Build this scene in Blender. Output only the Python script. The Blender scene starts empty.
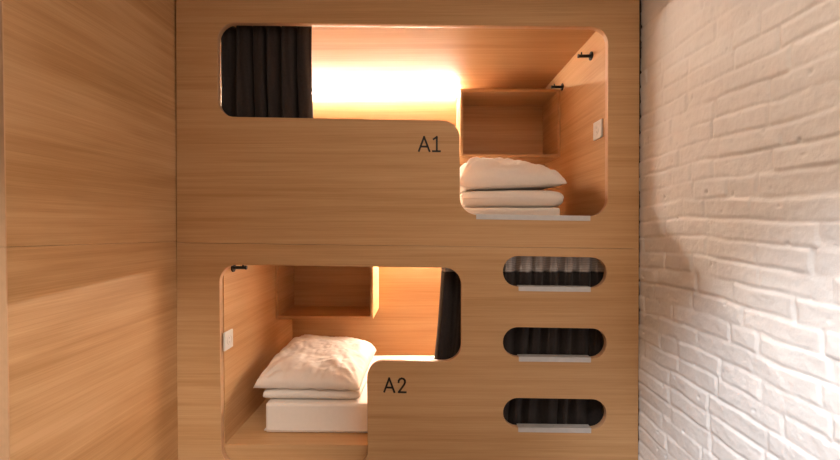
import bpy, bmesh, math, random
from mathutils import Vector, Matrix, Euler, noise
random.seed(7)
R = math.radians
scene = bpy.context.scene
COL = scene.collection

# ------------------------------------------------------------------ camera
H = 1.45                       # eye height
F = 420.0                      # focal length in pixels of the 840 x 460 frame (18 mm)
cam_d = bpy.data.cameras.new('camera'); cam_d.lens = 18.0; cam_d.sensor_width = 36.0
cam_d.clip_start = 0.02
cam = bpy.data.objects.new('camera', cam_d); COL.objects.link(cam)
cam.location = (0, 0, H)
cam.rotation_euler = Euler((R(90 - 0.9), 0, R(0.68)), 'XYZ')
scene.camera = cam
CM = cam.rotation_euler.to_matrix()

def P(px, py, Y):
    """world point on the vertical plane at depth Y seen at pixel (px, py)"""
    d = CM @ Vector(((px - 420) / F, (230 - py) / F, -1.0))
    t = Y / d.y
    return Vector((0, 0, H)) + d * t

# ------------------------------------------------------------------ view, world, room light
vs = scene.view_settings
vs.view_transform = 'Standard'; vs.look = 'None'; vs.gamma = 1.0; vs.use_curve_mapping = False
vs.exposure = 0.0
w = bpy.data.worlds.new('world'); scene.world = w; w.use_nodes = True
w.node_tree.nodes['Background'].inputs[0].default_value = (1.0, 0.93, 0.88, 1)
w.node_tree.nodes['Background'].inputs[1].default_value = 0.03

def area(name, loc, target, sx, sy, power, col):
    l = bpy.data.lights.new(name, 'AREA'); l.shape = 'RECTANGLE'; l.size = sx; l.size_y = sy
    l.energy = power; l.color = col
    o = bpy.data.objects.new(name, l); COL.objects.link(o); o.location = loc
    o.rotation_euler = (Vector(target) - Vector(loc)).to_track_quat('-Z', 'Y').to_euler()
    return o
XWALL = 0.98
def downlight(name, loc, power, ang, blend, col, rad=0.07):
    l = bpy.data.lights.new(name, 'SPOT'); l.spot_size = R(ang); l.spot_blend = blend; l.shadow_soft_size = rad
    l.energy = power; l.color = col
    o = bpy.data.objects.new(name, l); COL.objects.link(o); o.location = loc
    return o
def aimed(loc, target, power, ang, blend, col, rad=0.06):
    o = downlight('ceiling_spotlight', loc, power, ang, blend, col, rad)
    o.rotation_euler = (Vector(target) - Vector(loc)).to_track_quat('-Z', 'Y').to_euler()
aimed((-0.60, 0.05, 2.68), (XWALL, 0.98, 0.36), 420, 42, 1.0, (0.90, 0.95, 1.0))
aimed((-0.45, -1.0, 2.68), (-1.18, 1.06, 0.50), 270, 42, 1.0, (1.0, 0.92, 0.82))
area('ceiling_lamp_light', (0.50, 0.15, 2.70), (0.50, 0.15, 0), 0.8, 0.9, 18, (1.0, 0.82, 0.66))
LED_COL = (1.0, 0.855, 0.70, 1)
LED_UP, LED_LOW = 900.0, 960.0

# ------------------------------------------------------------------ materials
def new_mat(name):
    m = bpy.data.materials.new(name); m.use_nodes = True
    nt = m.node_tree; nt.nodes.clear()
    out = nt.nodes.new('ShaderNodeOutputMaterial'); b = nt.nodes.new('ShaderNodeBsdfPrincipled')
    nt.links.new(b.outputs[0], out.inputs[0])
    return m, nt, b

def ramp(nt, stops):
    r = nt.nodes.new('ShaderNodeValToRGB'); e = r.color_ramp.elements
    while len(e) < len(stops): e.new(0.5)
    for i, (p, c) in enumerate(stops): e[i].position = p; e[i].color = c
    return r

def wood(name, axis, c_dark, c_mid, c_light, seed=0.0, band=0.35, wave=0.0):
    """laminate with long fine grain running along the given axis"""
    m, nt, b = new_mat(name)
    N, L = nt.nodes, nt.links
    tc = N.new('ShaderNodeTexCoord')
    def tex(stretch, scale, detail, off, rough=0.6, dist=0.0):
        mp = N.new('ShaderNodeMapping')
        s = [scale] * 3; s[axis] = scale / stretch
        mp.inputs['Scale'].default_value = s
        mp.inputs['Location'].default_value = (seed + off, seed * 1.7 + off, seed * 0.6 + off)
        L.new(tc.outputs['Object'], mp.inputs[0])
        n = N.new('ShaderNodeTexNoise'); n.inputs['Scale'].default_value = 1.0
        n.inputs['Detail'].default_value = detail; n.inputs['Roughness'].default_value = rough
        n.inputs['Distortion'].default_value = dist
        L.new(mp.outputs[0], n.inputs[0]); return n
    fine = tex(110, 260, 4, 3.1, 0.75)
    mid = tex(55, 60, 5, 11.3, 0.65)
    big = tex(14 if wave == 0 else 8, 9, 3, 23.7, 0.5, wave)
    def mix(a, bb, f):
        x = N.new('ShaderNodeMix'); x.data_type = 'FLOAT'; x.inputs[0].default_value = f
        L.new(a, x.inputs[2]); L.new(bb, x.inputs[3]); return x.outputs[0]
    v = mix(mix(fine.outputs[0], mid.outputs[0], 0.5), big.outputs[0], band)
    r = ramp(nt, [(0.39, c_dark), (0.5, c_mid), (0.61, c_light)])
    L.new(v, r.inputs[0]); L.new(r.outputs[0], b.inputs['Base Color'])
    b.inputs['Roughness'].default_value = 0.5
    b.inputs['Specular IOR Level'].default_value = 0.3
    bp = N.new('ShaderNodeBump'); bp.inputs['Strength'].default_value = 0.06; bp.inputs['Distance'].default_value = 0.001
    L.new(fine.outputs[0], bp.inputs['Height']); L.new(bp.outputs[0], b.inputs['Normal'])
    return m

CD, CMD, CL = (0.50, 0.275, 0.115, 1), (0.585, 0.340, 0.160, 1), (0.65, 0.40, 0.205, 1)
W_X = wood('oak_laminate_front', 0, CD, CMD, CL, 0.0, 0.3)
W_XB = wood('oak_laminate_back', 0, CD, CMD, CL, 5.0, 0.35)
W_Y = wood('oak_laminate_side', 1, CD, CMD, CL, 9.0, 0.35)
W_WALL = wood('oak_laminate_wall', 1, (0.48, 0.262, 0.108, 1), (0.585, 0.340, 0.160, 1), (0.67, 0.415, 0.215, 1), 14.0, 0.45, 0.4)
W_RET = wood('oak_laminate_pale', 0, (0.74, 0.50, 0.25, 1), (0.80, 0.56, 0.29, 1), (0.84, 0.60, 0.33, 1), 2.0, 0.2)

def plain(name, col, rough=0.5, metal=0.0, noise_amt=0.08, scale=40, bump=0.0, bscale=None, sheen=0.0):
    m, nt, b = new_mat(name); N, L = nt.nodes, nt.links
    tc = N.new('ShaderNodeTexCoord'); n = N.new('ShaderNodeTexNoise')
    n.inputs['Scale'].default_value = scale; n.inputs['Detail'].default_value = 4
    L.new(tc.outputs['Object'], n.inputs[0])
    r = ramp(nt, [(0.3, tuple(c * (1 - noise_amt) for c in col[:3]) + (1,)), (0.7, tuple(min(1, c * (1 + noise_amt)) for c in col[:3]) + (1,))])
    L.new(n.outputs[0], r.inputs[0]); L.new(r.outputs[0], b.inputs['Base Color'])
    b.inputs['Roughness'].default_value = rough; b.inputs['Metallic'].default_value = metal
    b.inputs['Sheen Weight'].default_value = sheen
    if bump:
        n2 = N.new('ShaderNodeTexNoise'); n2.inputs['Scale'].default_value = bscale or scale; n2.inputs['Detail'].default_value = 5
        L.new(tc.outputs['Object'], n2.inputs[0])
        bp = N.new('ShaderNodeBump'); bp.inputs['Strength'].default_value = bump; bp.inputs['Distance'].default_value = 0.004
        L.new(n2.outputs[0], bp.inputs['Height']); L.new(bp.outputs[0], b.inputs['Normal'])
    return m
EDGE = plain('edge_banding', (0.62, 0.37, 0.21), 0.45, noise_amt=0.05)
BRICK = plain('painted_brick', (0.86, 0.83, 0.81), 0.75, noise_amt=0.03, scale=9, bump=0.5, bscale=60)
LINEN = plain('white_linen', (0.86, 0.785, 0.715), 0.85, noise_amt=0.015, scale=60, bump=0.12, bscale=22, sheen=0.2)
SHEET = plain('white_sheet', (0.86, 0.785, 0.715), 0.85, noise_amt=0.015, scale=60, bump=0.08, bscale=16, sheen=0.2)
CURT = plain('dark_curtain_cloth', (0.027, 0.019, 0.017), 0.9, noise_amt=0.2, scale=90, sheen=0.1)
BLACK = plain('black_metal', (0.018, 0.016, 0.016), 0.45, 0.3)
INK = plain('black_vinyl', (0.014, 0.010, 0.009), 0.5)
ALU = plain('brushed_metal', (0.60, 0.58, 0.57), 0.5, 0.25, noise_amt=0.04)
WHITE_PL = plain('white_plastic', (0.80, 0.78, 0.75), 0.35, noise_amt=0.01)
GREY_PL = plain('grey_plastic', (0.45, 0.43, 0.42), 0.4, noise_amt=0.01)
PLASTER = plain('white_plaster', (0.78, 0.75, 0.72), 0.9, noise_amt=0.03, scale=6)
FLOOR = plain('brown_floor', (0.20, 0.13, 0.085), 0.6, noise_amt=0.1, scale=5)
DARK = plain('dark_gap_filler', (0.05, 0.035, 0.028), 0.9)

# grey woven header tape with fine horizontal threads
def tape_mat():
    m, nt, b = new_mat('curtain_header_tape'); N, L = nt.nodes, nt.links
    tc = N.new('ShaderNodeTexCoord'); wv = N.new('ShaderNodeTexWave'); wv.bands_direction = 'Z'
    wv.inputs['Scale'].default_value = 38; wv.inputs['Distortion'].default_value = 0.6
    L.new(tc.outputs['Object'], wv.inputs[0])
    r = ramp(nt, [(0.2, (0.40, 0.35, 0.32, 1)), (0.8, (0.62, 0.56, 0.53, 1))])
    L.new(wv.outputs[0], r.inputs[0]); L.new(r.outputs[0], b.inputs['Base Color']); b.inputs['Roughness'].default_value = 0.85
    return m
TAPE = tape_mat()
def led_mat(name, s):
    m, nt, b = new_mat(name)
    b.inputs['Base Color'].default_value = (0.9, 0.9, 0.9, 1)
    b.inputs['Emission Color'].default_value = LED_COL; b.inputs['Emission Strength'].default_value = s
    return m
LEDT = led_mat('led_diffuser_lit_upward', LED_UP * 0.72)
LEDU, LEDL = led_mat('led_diffuser_lit', LED_UP), led_mat('led_diffuser_lit_lower', LED_LOW)

# ------------------------------------------------------------------ helpers
def tag(o, label=None, cat=None, group=None, kind=None):
    for k, v in (('label', label), ('category', cat), ('group', group), ('kind', kind)):
        if v: o[k] = v
    return o

def empty(name, loc):
    o = bpy.data.objects.new(name, None); o.empty_display_size = 0.1
    COL.objects.link(o); o.location = loc
    return o

def obj(name, bm, mats, parent=None, smooth=False, bevel=0.0):
    """one mesh object; geometry is given in world space and re-based on the parent / own base"""
    me = bpy.data.meshes.new(name)
    bmesh.ops.recalc_face_normals(bm, faces=bm.faces[:])
    if parent is not None: org = Vector(parent.matrix_world.translation if parent.parent is None and False else WLOC.get(parent.name, parent.location))
    else:
        xs = [v.co.x for v in bm.verts]; ys = [v.co.y for v in bm.verts]; zs = [v.co.z for v in bm.verts]
        org = Vector(((min(xs) + max(xs)) / 2, (min(ys) + max(ys)) / 2, min(zs)))
    bmesh.ops.translate(bm, verts=bm.verts[:], vec=-org)
    bm.to_mesh(me); bm.free()
    for m in (mats if isinstance(mats, (list, tuple)) else [mats]): me.materials.append(m)
    if smooth:
        for p in me.polygons: p.use_smooth = True
    o = bpy.data.objects.new(name, me); COL.objects.link(o)
    if parent is not None: o.parent = parent; WLOC[o.name] = org
    else: o.location = org; WLOC[o.name] = org
    if bevel:
        b = o.modifiers.new('bevel', 'BEVEL'); b.width = bevel; b.segments = 2; b.limit_method = 'ANGLE'
    return o
WLOC = {}

def thing(name, loc, label, cat, group=None):
    o = empty(name, loc); WLOC[o.name] = Vector(loc); return tag(o, label, cat, group)

def box(bm, x0, x1, y0, y1, z0, z1, mi=0):
    vs_ = [bm.verts.new((x, y, z)) for x in (x0, x1) for y in (y0, y1) for z in (z0, z1)]
    for f in ((0, 1, 3, 2), (4, 6, 7, 5), (0, 4, 5, 1), (2, 3, 7, 6), (0, 2, 6, 4), (1, 5, 7, 3)):
        fc = bm.faces.new([vs_[i] for i in f]); fc.material_index = mi
    return vs_

def boxes(name, lst, mats, parent=None, bevel=0.0):
    bm = bmesh.new()
    for b in lst: box(bm, *b)
    return obj(name, bm, mats, parent, bevel=bevel)

def cyl(bm, p0, p1, r0, r1=None, n=24, mi=0):
    p0, p1 = Vector(p0), Vector(p1); r1 = r0 if r1 is None else r1
    d = (p1 - p0); q = d.to_track_quat('Z', 'Y').to_matrix()
    a, b = [], []
    for i in range(n):
        t = 2 * math.pi * i / n; v = q @ Vector((math.cos(t), math.sin(t), 0))
        a.append(bm.verts.new(p0 + v * r0)); b.append(bm.verts.new(p1 + v * r1))
    for i in range(n):
        f = bm.faces.new((a[i], a[(i + 1) % n], b[(i + 1) % n], b[i])); f.material_index = mi; f.smooth = True
    for l in (a[::-1], b):
        f = bm.faces.new(l); f.material_index = mi

def round_poly(pts, r, seg=10):
    """2-D closed polygon with every corner rounded; pts may give (x, z, radius)"""
    out = []; n = len(pts)
    for i in range(n):
        p = Vector(pts[i][:2]); a = Vector(pts[i - 1][:2]); b = Vector(pts[(i + 1) % n][:2])
        rr = pts[i][2] if len(pts[i]) > 2 else r
        if rr <= 0: out.append(p); continue
        u = (a - p).normalized(); v = (b - p).normalized(); ang = u.angle(v)
        dist = rr / math.tan(ang / 2)
        c = p + (u + v).normalized() * (rr / math.sin(ang / 2))
        s = p + u * dist - c; e = p + v * dist - c
        a0 = math.atan2(s.y, s.x); a1 = math.atan2(e.y, e.x); da = (a1 - a0 + math.pi) % (2 * math.pi) - math.pi
        for k in range(seg + 1):
            t = a0 + da * k / seg; out.append(c + Vector((math.cos(t), math.sin(t))) * rr)
    return out

def sheet_panel(name, outer, holes, y0, thick, mats, parent, bev=0.0012):
    """upright board in the XZ plane, front face at y0, with shaped openings cut through it"""
    cu = bpy.data.curves.new(name, 'CURVE'); cu.dimensions = '2D'; cu.fill_mode = 'BOTH'
    for loop in [outer] + holes:
        s = cu.splines.new('POLY'); s.points.add(len(loop) - 1); s.use_cyclic_u = True
        for i, p in enumerate(loop): s.points[i].co = (p[0], p[1], 0, 1)
    cu.extrude = thick / 2 - bev; cu.bevel_depth = bev; cu.bevel_resolution = 1; cu.offset = -bev
    tmp = bpy.data.objects.new(name, cu); COL.objects.link(tmp)
    dg = bpy.context.evaluated_depsgraph_get(); dg.update()
    me = bpy.data.meshes.new_from_object(tmp.evaluated_get(dg))
    bm = bmesh.new(); bm.from_mesh(me)
    bpy.data.objects.remove(tmp); bpy.data.meshes.remove(me)
    for v in bm.verts:
        x, z, d = v.co.x, v.co.y, v.co.z
        v.co = Vector((x, y0 + thick / 2 - d, z))
    bmesh.ops.remove_doubles(bm, verts=bm.verts[:], dist=1e-5)
    for f in bm.faces:
        f.normal_update(); f.material_index = 0 if abs(f.normal.y) > 0.9 else 1
    return obj(name, bm, mats, parent)

# ------------------------------------------------------------------ key dimensions (metres)
D = 1.90                 # front of the bunks
TH = 0.030               # board thickness
XL, XR = P(176, 230, D).x, P(639.5, 230, D).x
BX0, BX1 = -0.932, 0.832 # head ends of the sleeping boxes
FX0, FX1 = -0.968, 0.862 # foot ends
YB = 2.93                # rear wall of the boxes
ZC_U = H + 0.936         # upper box ceiling
ZF_U = H - 0.070         # upper box base
ZC_L = H - 0.125         # lower box ceiling
ZF_L = H - 1.030         # lower box base
def Q(px, py, y=D):
    p = P(px, py, y); return (p.x, p.z)

# ------------------------------------------------------------------ room shell
ROOM_B = -1.5
XW = XR + 0.012          # face of the brick wall
ZTOP = 2.75
XRET = -2.2
Y_RET = 1.121            # where the left wall turns outward
tag(boxes('floor', [(XRET, XW + 0.1, ROOM_B, D + TH, -0.05, 0.0)], FLOOR), kind='structure')
tag(boxes('ceiling', [(XRET, XW + 0.1, ROOM_B, 3.1, ZTOP, ZTOP + 0.05)], PLASTER), kind='structure')
tag(boxes('wall_back', [(XRET, XW + 0.1, ROOM_B - 0.06, ROOM_B, 0, ZTOP)], PLASTER), kind='structure')
SEAM = P(176, 241.6, D).z
g = 0.0005
SEAM_N = P(5, 246.8, 1.126 * 420 / 418.5).z
def seam_boards(name, x0, x1, y0, y1, mat, n0=None, bevel=0.0):
    n0 = SEAM_N if n0 is None else n0
    bm = bmesh.new()
    for zz, sg in ((0, -1), (ZTOP, 1)):
        for v in box(bm, x0, x1, y0, y1, min(zz, SEAM), max(zz, SEAM)):
            if abs(v.co.z - SEAM) < 1e-5:
                t = (v.co.y - Y_RET) / (D - Y_RET); v.co.z = SEAM_N + (SEAM - SEAM_N) * t + sg * g
    return tag(obj(name, bm, mat, None, bevel=bevel), kind='structure')
seam_boards('wall_left', XL - 0.03, XL, Y_RET + 0.004, D + TH, W_WALL, bevel=0.0004)
seam_boards('trim_1', XL - 0.030, XL + 0.001, Y_RET, Y_RET + 0.0036, EDGE)
seam_boards('wall_outer_left', XRET, XL - 0.0315, Y_RET, Y_RET + 0.03, W_RET)
tag(boxes('wall_far_left', [(XRET - 0.05, XRET, ROOM_B, Y_RET + 0.03, 0, ZTOP)], PLASTER), kind='structure')

# painted brick wall: real relief, long irregular courses
def brick_wall():
    y0, y1, z0, z1 = ROOM_B, D + TH, 0.0, ZTOP
    CH, BL = 0.0665, 0.232
    ys = []; y = y1
    while y > 0.85: ys.append(y); y -= 0.0042
    while y > y0: ys.append(y); y -= 0.009
    ys.append(y0)
    nz = 560
    bm = bmesh.new(); rnd = random.Random(3)
    offs = [rnd.uniform(-0.02, 0.02) + (0.5 if i % 2 else 0.0) for i in range(60)]
    lens = {}
    def joints(row):
        if row not in lens:
            r = random.Random(100 + row); x = -3.0 + offs[row % 60] * BL; js = []
            while x < 3.5:
                js.append(x); x += BL * (r.choice([1, 1, 0.75, 0.5]) if r.random() < 0.5 else 1) * r.uniform(0.88, 1.12)
            lens[row] = js
        return lens[row]
    import bisect
    def height(y, z):
        wob = 0.014 * noise.noise(Vector((y * 2.3, z * 1.5, 5))) + 0.006 * noise.noise(Vector((y * 9, z * 9, 1)))
        zz = (z + wob) / CH
        row = int(math.floor(zz)); fz = (zz - row) * CH
        js = joints(row); yy = y + 0.006 * noise.noise(Vector((y * 12, z * 14, 9)))
        k = bisect.bisect(js, yy) - 1; a, b = js[k], js[k + 1]
        dz = min(fz, CH - fz); dy = min(yy - a, b - yy)
        rr = random.Random(row * 131 + k * 7)
        jw = 0.0012 + 0.0030 * noise.noise(Vector((y * 7, z * 9, 31)))
        up = fz > CH / 2
        rh = random.Random((row + (1 if up else 0)) * 977)
        rv = random.Random((k + (1 if yy - a > b - yy else 0)) * 331 + row * 17)
        ez = max(0.0, min(1.0, (dz - jw) / (0.009 + 0.004 * noise.noise(Vector((y * 11, z * 5, 61))))))
        ey = max(0.0, min(1.0, (dy - jw) / 0.010))
        sz = ez * ez * (3 - 2 * ez); sy = ey * ey * (3 - 2 * ey)
        dh = (0.45 + 0.30 * rh.random() + 0.55 * noise.noise(Vector((y * 3.5, z * 12, 7)))) * 0.0052   # joint depth, partly painted shut
        dv = (0.15 + 0.75 * rv.random() + 0.5 * noise.noise(Vector((y * 9, z * 9, 17)))) * 0.0052
        cut = max(max(0.0, dh) * (1 - sz), max(0.0, dv) * (1 - sy))
        w = min(1, dz / 0.008) * min(1, dy / 0.008)
        face = rr.uniform(-0.0016, 0.0016) + (fz / CH - 0.5) * rr.uniform(-0.002, 0.004) + ((yy - a) / (b - a) - 0.5) * rr.uniform(-0.003, 0.003)
        rough = 0.0015 * noise.noise(Vector((y * 26, z * 30, 4))) + 0.0007 * noise.noise(Vector((y * 75, z * 75, 8)))
        rough += 0.0045 * noise.noise(Vector((y * 5, z * 7, 14)))
        pit = noise.noise(Vector((y * 34, z * 44, 50)))
        rough -= max(0, pit - 0.60) * 0.03
        return 0.007 + face * w - cut + rough
    grid = []
    for j in range(nz + 1):
        z = z0 + (z1 - z0) * j / nz
        grid.append([bm.verts.new((XW - height(yv, z), yv, z)) for yv in ys])
    for j in range(nz):
        a, b = grid[j], grid[j + 1]
        for i in range(len(ys) - 1):
            bm.faces.new((a[i], b[i], b[i + 1], a[i + 1]))
    # close the back so that the wall has thickness
    c = [bm.verts.new((XW + 0.12, yv, zv)) for yv, zv in ((ys[0], z0), (ys[-1], z0), (ys[-1], z1), (ys[0], z1))]
    bm.faces.new(c)
    bm.faces.new([r[0] for r in grid] + [c[3], c[0]])
    bm.faces.new([r[-1] for r in grid] + [c[2], c[1]])
    bm.faces.new(grid[0] + [c[1], c[0]]); bm.faces.new(grid[-1] + [c[2], c[3]])
    o = obj('wall_right', bm, BRICK, smooth=True)
    for p in o.data.polygons:
        if len(p.vertices) > 4 or p.area > 0.01: p.use_smooth = False
    return tag(o, kind='structure')
brick_wall()

# ------------------------------------------------------------------ sleeping boxes
upper = thing('bunk_bed', ((BX0 + BX1) / 2, D + 0.5, ZF_U - 0.0275), 'upper wooden sleeping box numbered A1, with an L-shaped rounded opening', 'bunk bed')
lower = thing('bunk_bed', ((BX0 + BX1) / 2, D + 0.5, 0.0), 'lower wooden sleeping box numbered A2, with three oval ladder slots in its front', 'bunk bed')

sl = lambda px: 243.0 + (px - 200) * 0.0135      # the seam between the two front boards
top_o = [Q(176.6, sl(176) - 0.10), Q(639, sl(639) - 0.10), (Q(639, 20)[0], ZTOP - 0.002), (Q(176.6, 20)[0], ZTOP - 0.002)]
low_o = [(Q(176.6, 400)[0], 0.001), (Q(639, 400)[0], 0.001), Q(639, sl(639) + 0.10), Q(176.6, sl(176) + 0.10)]
RR = 0.078
up_hole = round_poly([Q(217.4, 22.3), Q(608.2, 26.8), Q(607.8, 216.4), Q(460.0, 214.6), Q(459.6, 120.6), Q(217.6, 116.6)], RR, 12)
lo_hole = round_poly([Q(219.3, 264.6), Q(461.3, 268.0), Q(461.2, 361.8), Q(367.0, 360.6), Q(367.8, 468.0), Q(221.4, 466.5)], RR, 12)
def slot(x0, x1, ya, yb):
    dy = (x1 - x0) * 0.017
    a, b, c, d = Q(x0, ya), Q(x1, ya + dy), Q(x1, yb + dy), Q(x0, yb)
    r = (a[1] - d[1]) / 2 * 0.985
    return round_poly([a, b, c, d], r, 14)
SL = [(503.0, 606.6, 255.9, 286.6), (503.0, 606.6, 327.0, 357.0), (503.2, 606.6, 397.8, 427.6)]
sheet_panel('front_panel', top_o, [up_hole], D, TH, [W_X, EDGE], upper)
sheet_panel('front_panel', low_o, [lo_hole] + [slot(*s) for s in SL], D, TH, [W_X, EDGE], lower)
Y0 = D + TH + 0.0005
T = 0.018
# upper box boards
boxes('head_panel', [(BX1, BX1 + T, Y0, YB, ZF_U, ZC_U)], W_Y, upper)
boxes('foot_panel', [(FX0 - T, FX0, Y0, YB, ZF_U, ZC_U)], W_Y, upper)
boxes('back_panel', [(FX0 - T, BX1 + T, YB, YB + T, ZF_U - 0.0275, ZC_U + T)], W_XB, upper)
boxes('ceiling_panel', [(FX0 - T, BX1 + T, Y0, YB, ZC_U, ZC_U + T)], W_XB, upper)
boxes('base_board', [(FX0 - T, BX1 + T, Y0, YB, ZF_U - 0.0270, ZF_U)], W_XB, upper)
# lower box boards
boxes('head_panel', [(BX0 - T, BX0, Y0, YB, ZF_L, ZC_L)], W_Y, lower)
boxes('foot_panel', [(FX1, FX1 + T, Y0, YB, ZF_L, ZC_L)], W_Y, lower)
boxes('back_panel', [(BX0 - T, FX1 + T, YB, YB + T, ZF_L - 0.03, ZC_L + T)], W_XB, lower)
boxes('ceiling_panel', [(BX0 - T, FX1 + T, Y0, YB, ZC_L, ZC_L + T)], W_XB, lower)
boxes('base_board', [(BX0 - T, FX1 + T, Y0, YB, ZF_L - 0.03, ZF_L)], W_XB, lower)
boxes('base_rail', [(BX0 - T, FX1 + T, Y0 + 0.004, Y0 + 0.026, 0.001, ZF_L - 0.0305)], W_X, lower)

# metal nosings on the ladder slots and on the upper sill
def nosing(parent, xa, ya, xb, yb, lip, deep=0.034):
    A, B = Vector((Q(xa, ya)[0], 0, Q(xa, ya)[1])), Vector((Q(xb, yb)[0], 0, Q(xb, yb)[1]))
    t = 0.0022; bm = bmesh.new()
    prof = [(D - t, -lip), (D - t, t), (D + deep, t), (D + deep, 0.0), (D - 0.0002, 0.0), (D - 0.0002, -lip)]
    ra, rb = [], []
    for y, z in prof:
        ra.append(bm.verts.new((A.x, y, A.z + z))); rb.append(bm.verts.new((B.x, y, B.z + z)))
    n = len(prof)
    for i in range(n): bm.faces.new((ra[i], ra[(i + 1) % n], rb[(i + 1) % n], rb[i]))
    bm.faces.new(ra[::-1]); bm.faces.new(rb)
    o = obj('step_nosing', bm, ALU, parent)
    for f in (0.08, 0.5, 0.92):                          # screw heads on the top plate
        c = A.lerp(B, f); sb = bmesh.new()
        cyl(sb, (c.x, D + 0.016, c.z + t), (c.x, D + 0.016, c.z + t + 0.0012), 0.0035, n=12)
        obj('screw', sb, GREY_PL, o)
    return o
nosing(upper, 476.2, 214.6, 590.2, 216.3, 0.021)
for (x0, x1, ya, yb), xs in zip(SL, ((518.6, 590.6), (518.8, 590.8), (518.2, 591.0))):
    dy = 0.017
    nosing(lower, xs[0], yb + (xs[0] - x0) * dy - 0.3, xs[1], yb + (xs[1] - x0) * dy - 0.6, 0.020)

# bunk numbers in black strokes
def strokes(name, parent, lines, wpx=1.85):
    cu = bmesh.new()
    hw = wpx / 2 * D / F
    for pl in lines:
        pts = [Vector(Q(*p)) for p in pl]
        for i in range(len(pts) - 1):
            a, b = pts[i], pts[i + 1]; d = (b - a).normalized() * hw * 0.85; n = Vector((-d.y, d.x)).normalized() * hw
            a2, b2 = a - d, b + d
            q = [a2 + n, b2 + n, b2 - n, a2 - n]
            fr = [cu.verts.new((v.x, D - 0.0016, v.y)) for v in q]; bk = [cu.verts.new((v.x, D - 0.0001, v.y)) for v in q]
            cu.faces.new(fr); cu.faces.new(bk[::-1])
            for k in range(4): cu.faces.new((fr[k], fr[(k + 1) % 4], bk[(k + 1) % 4], bk[k]))
    return obj(name, cu, INK, parent)
strokes('bunk_number', upper, [[(418.9, 151.0), (424.1, 137.0), (429.5, 151.2)], [(420.8, 146.6), (427.6, 146.7)],
                               [(433.6, 139.2), (436.8, 137.0), (436.8, 150.9)], [(432.8, 151.2), (440.0, 151.3)]])
two = [(398.6, 382.2), (398.9, 380.4), (400.0, 379.0), (401.8, 378.4), (403.6, 378.9), (404.8, 380.3), (405.0, 382.2), (404.2, 384.3), (402.4, 387.0), (398.8, 392.0), (405.8, 392.2)]
strokes('bunk_number', lower, [[(384.3, 391.6), (389.2, 378.2), (394.4, 392.0)], [(386.1, 387.4), (392.6, 387.6)], two])

# filler in the narrow joint between the front boards and the bricks
tag(boxes('trim_2', [(XR + 0.0002, XW + 0.004, D + 0.012, D + 0.03, 0, ZTOP)], DARK), kind='structure')

# ------------------------------------------------------------------ open shelf boxes
def shelf(x0, x1, z0, z1, yf, label):
    t = 0.0155; yb = YB - 0.001
    th = thing('wall_shelf', ((x0 + x1) / 2, (yf + yb) / 2, z0), label, 'shelf', None)
    boxes('side_board', [(x0, x0 + t, yf, yb, z0, z1)], [W_Y], th, 0.0006)
    boxes('side_board', [(x1 - t, x1, yf, yb, z0, z1)], [W_Y], th, 0.0006)
    boxes('top_board', [(x0 + t, x1 - t, yf, yb, z1 - t, z1)], [W_XB], th, 0.0006)
    boxes('bottom_board', [(x0 + t, x1 - t, yf, yb, z0, z0 + t)], [W_XB], th, 0.0006)
    boxes('rear_board', [(x0 + t, x1 - t, yb - 0.008, yb, z0 + t, z1 - t)], [W_XB], th)
    return th
YS = 2.60
shelf(P(460.3, 120, YS).x, BX1 - 0.001, P(500, 156.9, YS).z, P(500, 89.2, YS).z, YS, 'open wooden shelf box on the back wall of upper bunk A1')
shelf(BX0 + 0.001, P(373.0, 300, YS).x, P(325, 318.9, YS).z, ZC_L - 0.045, YS, 'open wooden shelf box on the back wall of lower bunk A2')

# ------------------------------------------------------------------ LED profiles at the top of the rear walls
def led(x0, x1, zc, mat, label):
    y = YB - 0.0005; z = zc - 0.0005
    th = thing('led_strip', ((x0 + x1) / 2, y, z - 0.02), label, 'light')
    e = 0.0115
    boxes('housing', [(x0, x1, y - e, y, z - 0.029, z - 0.0255), (x0, x1, y - e, y - e + 0.002, z - 0.0255, z - 0.0225)], EDGE, th)
    n = 8; r_ = 0.005; cy = y - e + 0.006
    for zc_, sg, mt in ((z - 0.0295, -1, mat), (z - 0.025, 1, LEDT)):      # half-round diffusers under and on the ledge
        bm = bmesh.new()
        prof = [(cy - r_ * math.cos(math.pi * k / n), zc_ + sg * r_ * math.sin(math.pi * k / n)) for k in range(n + 1)]
        ra = [bm.verts.new((x0 + 0.004, a, b)) for a, b in prof]; rb = [bm.verts.new((x1 - 0.004, a, b)) for a, b in prof]; m_ = len(prof)
        for i in range(m_): bm.faces.new((ra[i], ra[(i + 1) % m_], rb[(i + 1) % m_], rb[i]))
        bm.faces.new(ra[::-1]); bm.faces.new(rb)
        obj('diffuser', bm, mt, th)
led(FX0 + 0.01, P(458.6, 95, YB).x, ZC_U, LEDU, 'glowing warm light strip along the top rear of upper bunk A1')
led(P(384, 300, YB).x, FX1 - 0.01, ZC_L, LEDL, 'warm light strip lighting the rear wall of lower bunk A2')

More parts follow.
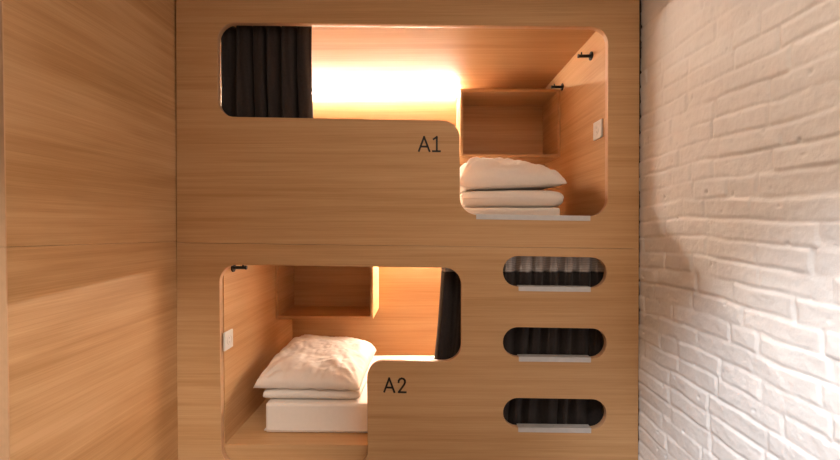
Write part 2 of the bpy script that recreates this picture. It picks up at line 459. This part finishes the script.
# ------------------------------------------------------------------ coat hooks (axis out of the wall, sign = direction into the box)
def hook(x, y, z, s, label):
    th = thing('coat_hook', (x, y, z - 0.02), label, 'hook', None)
    bm = bmesh.new(); cyl(bm, (x + s * 0.0005, y, z), (x + s * 0.006, y, z), 0.021, n=32); obj('wall_plate', bm, BLACK, th)
    bm = bmesh.new(); cyl(bm, (x + s * 0.006, y, z), (x + s * 0.062, y, z), 0.0075, n=20)
    cyl(bm, (x + s * 0.062, y, z), (x + s * 0.068, y, z), 0.0095, n=20)
    obj('peg', bm, BLACK, th)
    bm = bmesh.new(); cyl(bm, (x + s * 0.050, y, z + 0.006), (x + s * 0.050, y, z + 0.019), 0.0035, n=12); obj('pin', bm, BLACK, th)
def on_side(X, px, py):
    """point on the side wall plane x = X seen at the pixel"""
    d = CM @ Vector(((px - 420) / F, (230 - py) / F, -1.0)); t = X / d.x
    return Vector((0, 0, H)) + d * t
for px, py, X, s, lb in ((591.5, 56, BX1, -1, 'black peg hook near the front edge of upper bunk side wall'),
                         (562.6, 87, BX1, -1, 'black peg hook above the shelf corner in upper bunk'),
                         (232.8, 267.6, BX0, 1, 'black peg hook at the top left corner of lower bunk')):
    p = on_side(X, px, py); hook(X, p.y, p.z, s, lb)

# ------------------------------------------------------------------ sockets
def socket(X, s, px, py, wy, label):
    p = on_side(X, px, py)
    th = thing('wall_socket', (X, p.y, p.z - 0.043), label, 'socket', None)
    bm = bmesh.new(); x0, x1 = sorted((X + s * 0.0005, X + s * 0.010))
    box(bm, x0, x1, p.y - wy / 2, p.y + wy / 2, p.z - 0.043, p.z + 0.043)
    obj('cover_plate', bm, WHITE_PL, th, bevel=0.003)
    # round outlet: a raised ring with a sunken dish and two pin holes
    bm = bmesh.new(); n = 36; prof = [(0.023, 0.010), (0.023, 0.0122), (0.0205, 0.0126), (0.0195, 0.0104), (0.0, 0.0104)]
    rings = []
    for r, h in prof[:-1]:
        rings.append([bm.verts.new((X + s * h, p.y + r * math.cos(2 * math.pi * i / n), p.z + r * math.sin(2 * math.pi * i / n))) for i in range(n)])
    for a, b in zip(rings, rings[1:]):
        for i in range(n): bm.faces.new((a[i], a[(i + 1) % n], b[(i + 1) % n], b[i]))
    bm.faces.new(rings[-1]); bm.faces.new(rings[0][::-1])
    o = obj('outlet', bm, WHITE_PL, th)
    for dz in (-0.0095, 0.0095):
        b2 = bmesh.new(); cyl(b2, (X + s * 0.0106, p.y, p.z + dz), (X + s * 0.0112, p.y, p.z + dz), 0.003, n=12); obj('pin_hole', b2, GREY_PL, o)
socket(BX1, -1, 599.0, 130.0, 0.094, 'white wall socket on the right side wall of upper bunk')
socket(BX0, 1, 227.2, 339.8, 0.082, 'white wall socket on the left side wall of lower bunk')

# ------------------------------------------------------------------ curtains
def curtain(name, xa_top, xa_bot, xb_top, xb_bot, z_top, z_bot, y, label, folds, amp, seed, band=None, flip=False):
    """hanging cloth with soft folds; xa = free edge side"""
    bm = bmesh.new(); nu, nv = 26 * folds // 2, 44
    rnd = random.Random(seed); ph = [rnd.uniform(-0.5, 0.5) for _ in range(folds + 3)]
    am = [rnd.uniform(0.6, 1.15) for _ in range(folds + 3)]
    rows = []
    for j in range(nv + 1):
        v = j / nv; z = z_top + (z_bot - z_top) * v
        row = []
        for i in range(nu + 1):
            u = i / nu
            k = u * folds; ki = int(k); fk = k - ki
            a = am[ki] * (1 - fk) + am[ki + 1] * fk; p = ph[ki] * (1 - fk) + ph[ki + 1] * fk
            gath = 0.75 + 0.35 * v
            cw = math.cos(2 * math.pi * k + 2.2 * p + 1.5 * math.sin(2.6 * v + 1.9 * k) * (0.3 + 0.6 * v))
            yy = y + amp * a * gath * (1 - 2 * ((1 - cw) / 2) ** 0.6)
            yy += amp * 0.3 * math.cos(4 * math.pi * k + 3 * p + 2 * v) * (1 - 0.7 * v)
            yy += 0.004 * noise.noise(Vector((u * 9, v * 5, seed)))
            x = (xa_top + (xa_bot - xa_top) * v) * (1 - u) + (xb_top + (xb_bot - xb_top) * v) * u
            x += 0.006 * math.sin(2 * math.pi * k * 1.0 + 1.3) + 0.004 * math.sin(v * 7 + seed) * (1 - u)
            row.append(bm.verts.new((x, yy, z)))
        rows.append(row)
    for j in range(nv):
        for i in range(nu): bm.faces.new((rows[j][i], rows[j][i + 1], rows[j + 1][i + 1], rows[j + 1][i]))
    if band:
        th = thing(name, ((xa_top + xb_top) / 2, y, z_bot), label, 'curtain')
        tape = bmesh.new(); cut = int(nv * band) + 1; vm = {}
        for j in range(cut + 1):
            for v in rows[j]: vm[v] = tape.verts.new((v.co.x, v.co.y - 0.0035, v.co.z))
        for j in range(cut):
            for i in range(nu): tape.faces.new([vm[q] for q in (rows[j][i], rows[j][i + 1], rows[j + 1][i + 1], rows[j + 1][i])])
        mids = [v.co.copy() for v in rows[cut // 2]]
        o = obj('cloth', bm, CURT, th, smooth=True)
        t = obj('header_tape', tape, TAPE, th, smooth=True); t['label'] = 'pale grey woven header tape'
        m = t.modifiers.new('thickness', 'SOLIDIFY'); m.thickness = 0.0012; m.offset = 0
        # pleat hooks on the tape
        k0 = 0.0
        for k in range(folds):
            u = (k + 0.5) / folds; x = xa_top * (1 - u) + xb_top * u
            if x < 0.3: continue
            i = min(nu, int(u * nu)); c = mids[i]
            b3 = bmesh.new()
            cyl(b3, (c.x, c.y - 0.0065, z_top - 0.035), (c.x, c.y - 0.0065, z_top - 0.078), 0.0014, n=8)
            cyl(b3, (c.x - 0.004, c.y - 0.0065, z_top - 0.045), (c.x - 0.004, c.y - 0.0065, z_top - 0.062), 0.0012, n=8)
            obj('pleat_hook', b3, GREY_PL, th, smooth=True)
    else:
        o = obj(name, bm, CURT, None, smooth=True); tag(o, label, 'curtain')
    m = o.modifiers.new('thickness', 'SOLIDIFY'); m.thickness = 0.0018; m.offset = 0
    return o
YC = 1.9825
curtain('curtain', P(309.5, 30, YC).x, P(311.8, 118, YC).x, FX0 + 0.004, FX0 + 0.004, ZC_U - 0.001, ZF_U + 0.16, YC,
        'dark brown curtain bunched at the left of the upper bunk opening', 6, 0.027, 3)
ztop_l = ZC_L - 0.001; zbot_l = ZF_L + 0.012
curtain('curtain', P(443.2, 250, YC).x, P(425, 440, YC).x, FX1 - 0.014, FX1 - 0.014, ztop_l, zbot_l, YC,
        'dark brown curtain drawn behind the three oval ladder slots of the lower bunk', 11, 0.026, 11, band=(ztop_l - P(555, 269.6, YC).z) / (ztop_l - zbot_l))

# ------------------------------------------------------------------ bedding
def mattress(x0, x1, y0, y1, z0, z1, label):
    th = thing('mattress', ((x0 + x1) / 2, (y0 + y1) / 2, z0), label, 'mattress')
    bm = bmesh.new()
    box(bm, x0, x1, y0, y1, z0, z1)
    bmesh.ops.bevel(bm, geom=bm.edges[:], offset=0.018, segments=4, profile=0.6, affect='EDGES')
    bmesh.ops.subdivide_edges(bm, edges=[e for e in bm.edges if e.calc_length() > 0.12], cuts=24, use_grid_fill=True)
    for v in bm.verts:
        n = noise.noise(v.co * 7) * 0.002 + noise.noise(v.co * 22) * 0.0012
        v.co += Vector((n, n, n * 0.6)) if v.co.z > z0 + 0.01 else Vector()
    obj('fitted_sheet', bm, SHEET, th, smooth=True)
    # piped hem round the foot of the cover
    bm = bmesh.new(); r = 0.0025; zz = z0 + 0.016; e = 0.001
    cs = [(x0 - e, y0 - e), (x1 + e, y0 - e), (x1 + e, y1 + e), (x0 - e, y1 + e)]
    for i in range(4):
        a, b = cs[i], cs[(i + 1) % 4]; cyl(bm, (a[0], a[1], zz), (b[0], b[1], zz), r, n=8)
    obj('hem', bm, SHEET, th)
    return th

def pillow(name, cx, cy, zb, lx, ly, th, rot, label, cat, seed, pinch=0.10, tilt=(0, 0), fold=0.0, e=0.45, wr=1.0, crown=(0, 0)):
    """soft case: u,v grid, top and bottom skins meeting in a seam"""
    n = 64; bm = bmesh.new(); M = Matrix.Rotation(rot, 3, 'Z')
    def prof(u, v):
        a = max(0.0, 1 - abs(u) ** 3.2); b = max(0.0, 1 - abs(v) ** 3.2)
        return (a * b) ** e
    top, bot = [], []
    for j in range(n + 1):
        rt, rb = [], []
        for i in range(n + 1):
            u, v = -1 + 2 * i / n, -1 + 2 * j / n
            # sides drawn in between the corners
            x = u * lx / 2 * (1 - pinch * (1 - v * v) * 0.5 * abs(u) ** 3 * 1.0); y = v * ly / 2 * (1 - pinch * (1 - u * u) * 0.5 * abs(v) ** 3)
            h = prof(u, v) * th * (1 + crown[0] * u + crown[1] * v)
            q = Vector((u * 1.0, v * 1.0, seed))
            # soft creases radiating from the corners and edges
            wrk = 0.0
            for (cu_, cv_, ky) in ((-1, -1, 0), (1, -1, 1), (1, 1, 2), (-1, 1, 3)):
                dx, dy = u - cu_, v - cv_; r_ = math.hypot(dx, dy); an = math.atan2(dy, dx)
                wrk += math.exp(-r_ * 1.5) * math.sin(an * 13 + seed + ky * 1.7 + 2 * noise.noise(q * 2)) * min(1, r_ * 3)
            n1 = noise.noise(Vector((u * 2.2 + seed, v * 3.1, 1.5))); n2 = abs(noise.noise(Vector((u * 3.5 + v * 2.0 + seed, v * 5.0 - u, 4.5))))
            n3 = abs(noise.noise(Vector((u * 8 - v * 5 + seed, v * 7 + u * 3, 8.5))))
            n4 = abs(noise.noise(Vector((u * 3 + v * 9 + seed, v * 2.5 - u * 4, 12.5))))
            dz = wr * (0.008 * wrk + 0.010 * n1 - 0.012 * (0.3 - min(0.3, n2)) - 0.012 * (0.2 - min(0.2, n3)) - 0.03 * (0.10 - min(0.10, n4))) * min(1, prof(u, v) * 1.6)
            lift = tilt[0] * u + tilt[1] * v
            edge = 0.0 if max(abs(u), abs(v)) < 0.999 else 1.0
            zt = h * 0.90 + dz + lift; zz = -h * 0.10 + lift
            wob = 0.006 * noise.noise(Vector((u * 6, v * 6, seed + 3))) * max(abs(u), abs(v)) ** 4
            p = M @ Vector((x, y, 0))
            rt.append(bm.verts.new((p.x, p.y, zt + wob)))
            rb.append(rt[-1] if edge else bm.verts.new((p.x, p.y, zz + wob)))
        top.append(rt); bot.append(rb)
    for j in range(n):
        for i in range(n):
            bm.faces.new((top[j][i], top[j][i + 1], top[j + 1][i + 1], top[j + 1][i]))
            f = [bot[j][i], bot[j + 1][i], bot[j + 1][i + 1], bot[j][i + 1]]
            if len(set(f)) == 4 and any(k not in top[j] + top[j + 1] for k in f): bm.faces.new(f)
    # settle the underside on the layer below
    zmin = min(v.co.z for v in bm.verts)
    for v in bm.verts:
        v.co.z = v.co.z - zmin; v.co += Vector((cx, cy, zb))
    o = obj(name, bm, LINEN, None, smooth=True); tag(o, label, cat)
    return o

def duvet(cx, cy, zb, lx, ly, th, label, seed, layers=2):
    """folded duvet: one long quilt laid back and forth, its folds showing as rounded lips"""
    bm = bmesh.new(); nx, nq = 56, 48
    # closed section in (x,z) with a crease line for every fold, lofted along y
    def sec(v):
        pts = []; per = 96
        for k in range(per):
            t = 2 * math.pi * k / per; c, s = math.cos(t), math.sin(t)
            x = math.copysign(abs(c) ** 0.22, c); z = math.copysign(abs(s) ** (0.5 if s > 0 else 0.3), s)
            groove = 0.0
            if layers > 1 and abs(x) > 0.93:
                for q in range(1, layers):
                    zz = -1 + 2 * q / layers; groove = max(groove, math.exp(-((z - zz) / 0.13) ** 2))
            x *= 1 - 0.03 * groove
            pts.append((x, z))
        return pts
    rings = []
    for j in range(nq + 1):
        v = -1 + 2 * j / nq; ev = (1 - abs(v) ** 7) ** 0.42
        ring = []
        for x, z in sec(v):
            px = cx + x * lx / 2 * (0.985 + 0.015 * ev); py = cy + v * ly / 2
            hz = th / 2 * (0.14 + 0.86 * ev) if abs(v) < 1 else th / 2 * 0.14
            w1 = noise.noise(Vector((px * 5, py * 6, seed + z))) ; w2 = noise.noise(Vector((px * 18, py * 9, seed + 2 + z)))
            zz = z * hz + (0.006 * w1 + 0.003 * w2) * max(0, z)
            zz = max(zz, -th / 2)
            ring.append(bm.verts.new((px + 0.006 * w1 * abs(x), py + 0.005 * w2, zb + th / 2 + zz)))
        rings.append(ring)
    for a, b in zip(rings, rings[1:]):
        for i in range(len(a)): bm.faces.new((a[i], a[(i + 1) % len(a)], b[(i + 1) % len(a)], b[i]))
    bm.faces.new(rings[0]); bm.faces.new(rings[-1][::-1])
    o = obj('folded_duvet', bm, LINEN, None, smooth=True)
    return tag(o, label, 'duvet')

MT = 0.147
# lower bunk: head to the left
mattress(-0.785, FX1 - 0.02, 2.035, 2.80, ZF_L + 0.001, ZF_L + MT, 'white mattress on the wooden base of lower bunk A2')
duvet(-0.563, 2.29, ZF_L + MT + 0.001, 0.49, 0.46, 0.060, 'flat folded white duvet beneath the lower bunk pillow', 3, 1)
pillow('pillow', -0.575, 2.32, ZF_L + MT + 0.061, 0.53, 0.55, 0.135, R(-2), 'white pillow on the folded duvet in lower bunk A2', 'pillow', 5, pinch=0.03, e=0.38, crown=(-0.12, 0.16), tilt=(0, 0.014), wr=1.3)
# upper bunk: head to the right
mattress(FX0 + 0.02, 0.655, 2.035, 2.80, ZF_U + 0.001, ZF_U + MT, 'white mattress on the base of upper bunk A1')
duvet(0.430, 2.29, ZF_U + MT + 0.001, 0.50, 0.47, 0.088, 'plump folded white duvet beneath the upper bunk pillow', 9, 1)
pillow('pillow', 0.425, 2.31, ZF_U + MT + 0.090, 0.54, 0.48, 0.168, R(2), 'white pillow on top of the folded duvet in upper bunk A1', 'pillow', 8, pinch=0.04, e=0.44, crown=(-0.25, 0), tilt=(0.008, 0), wr=1.7)
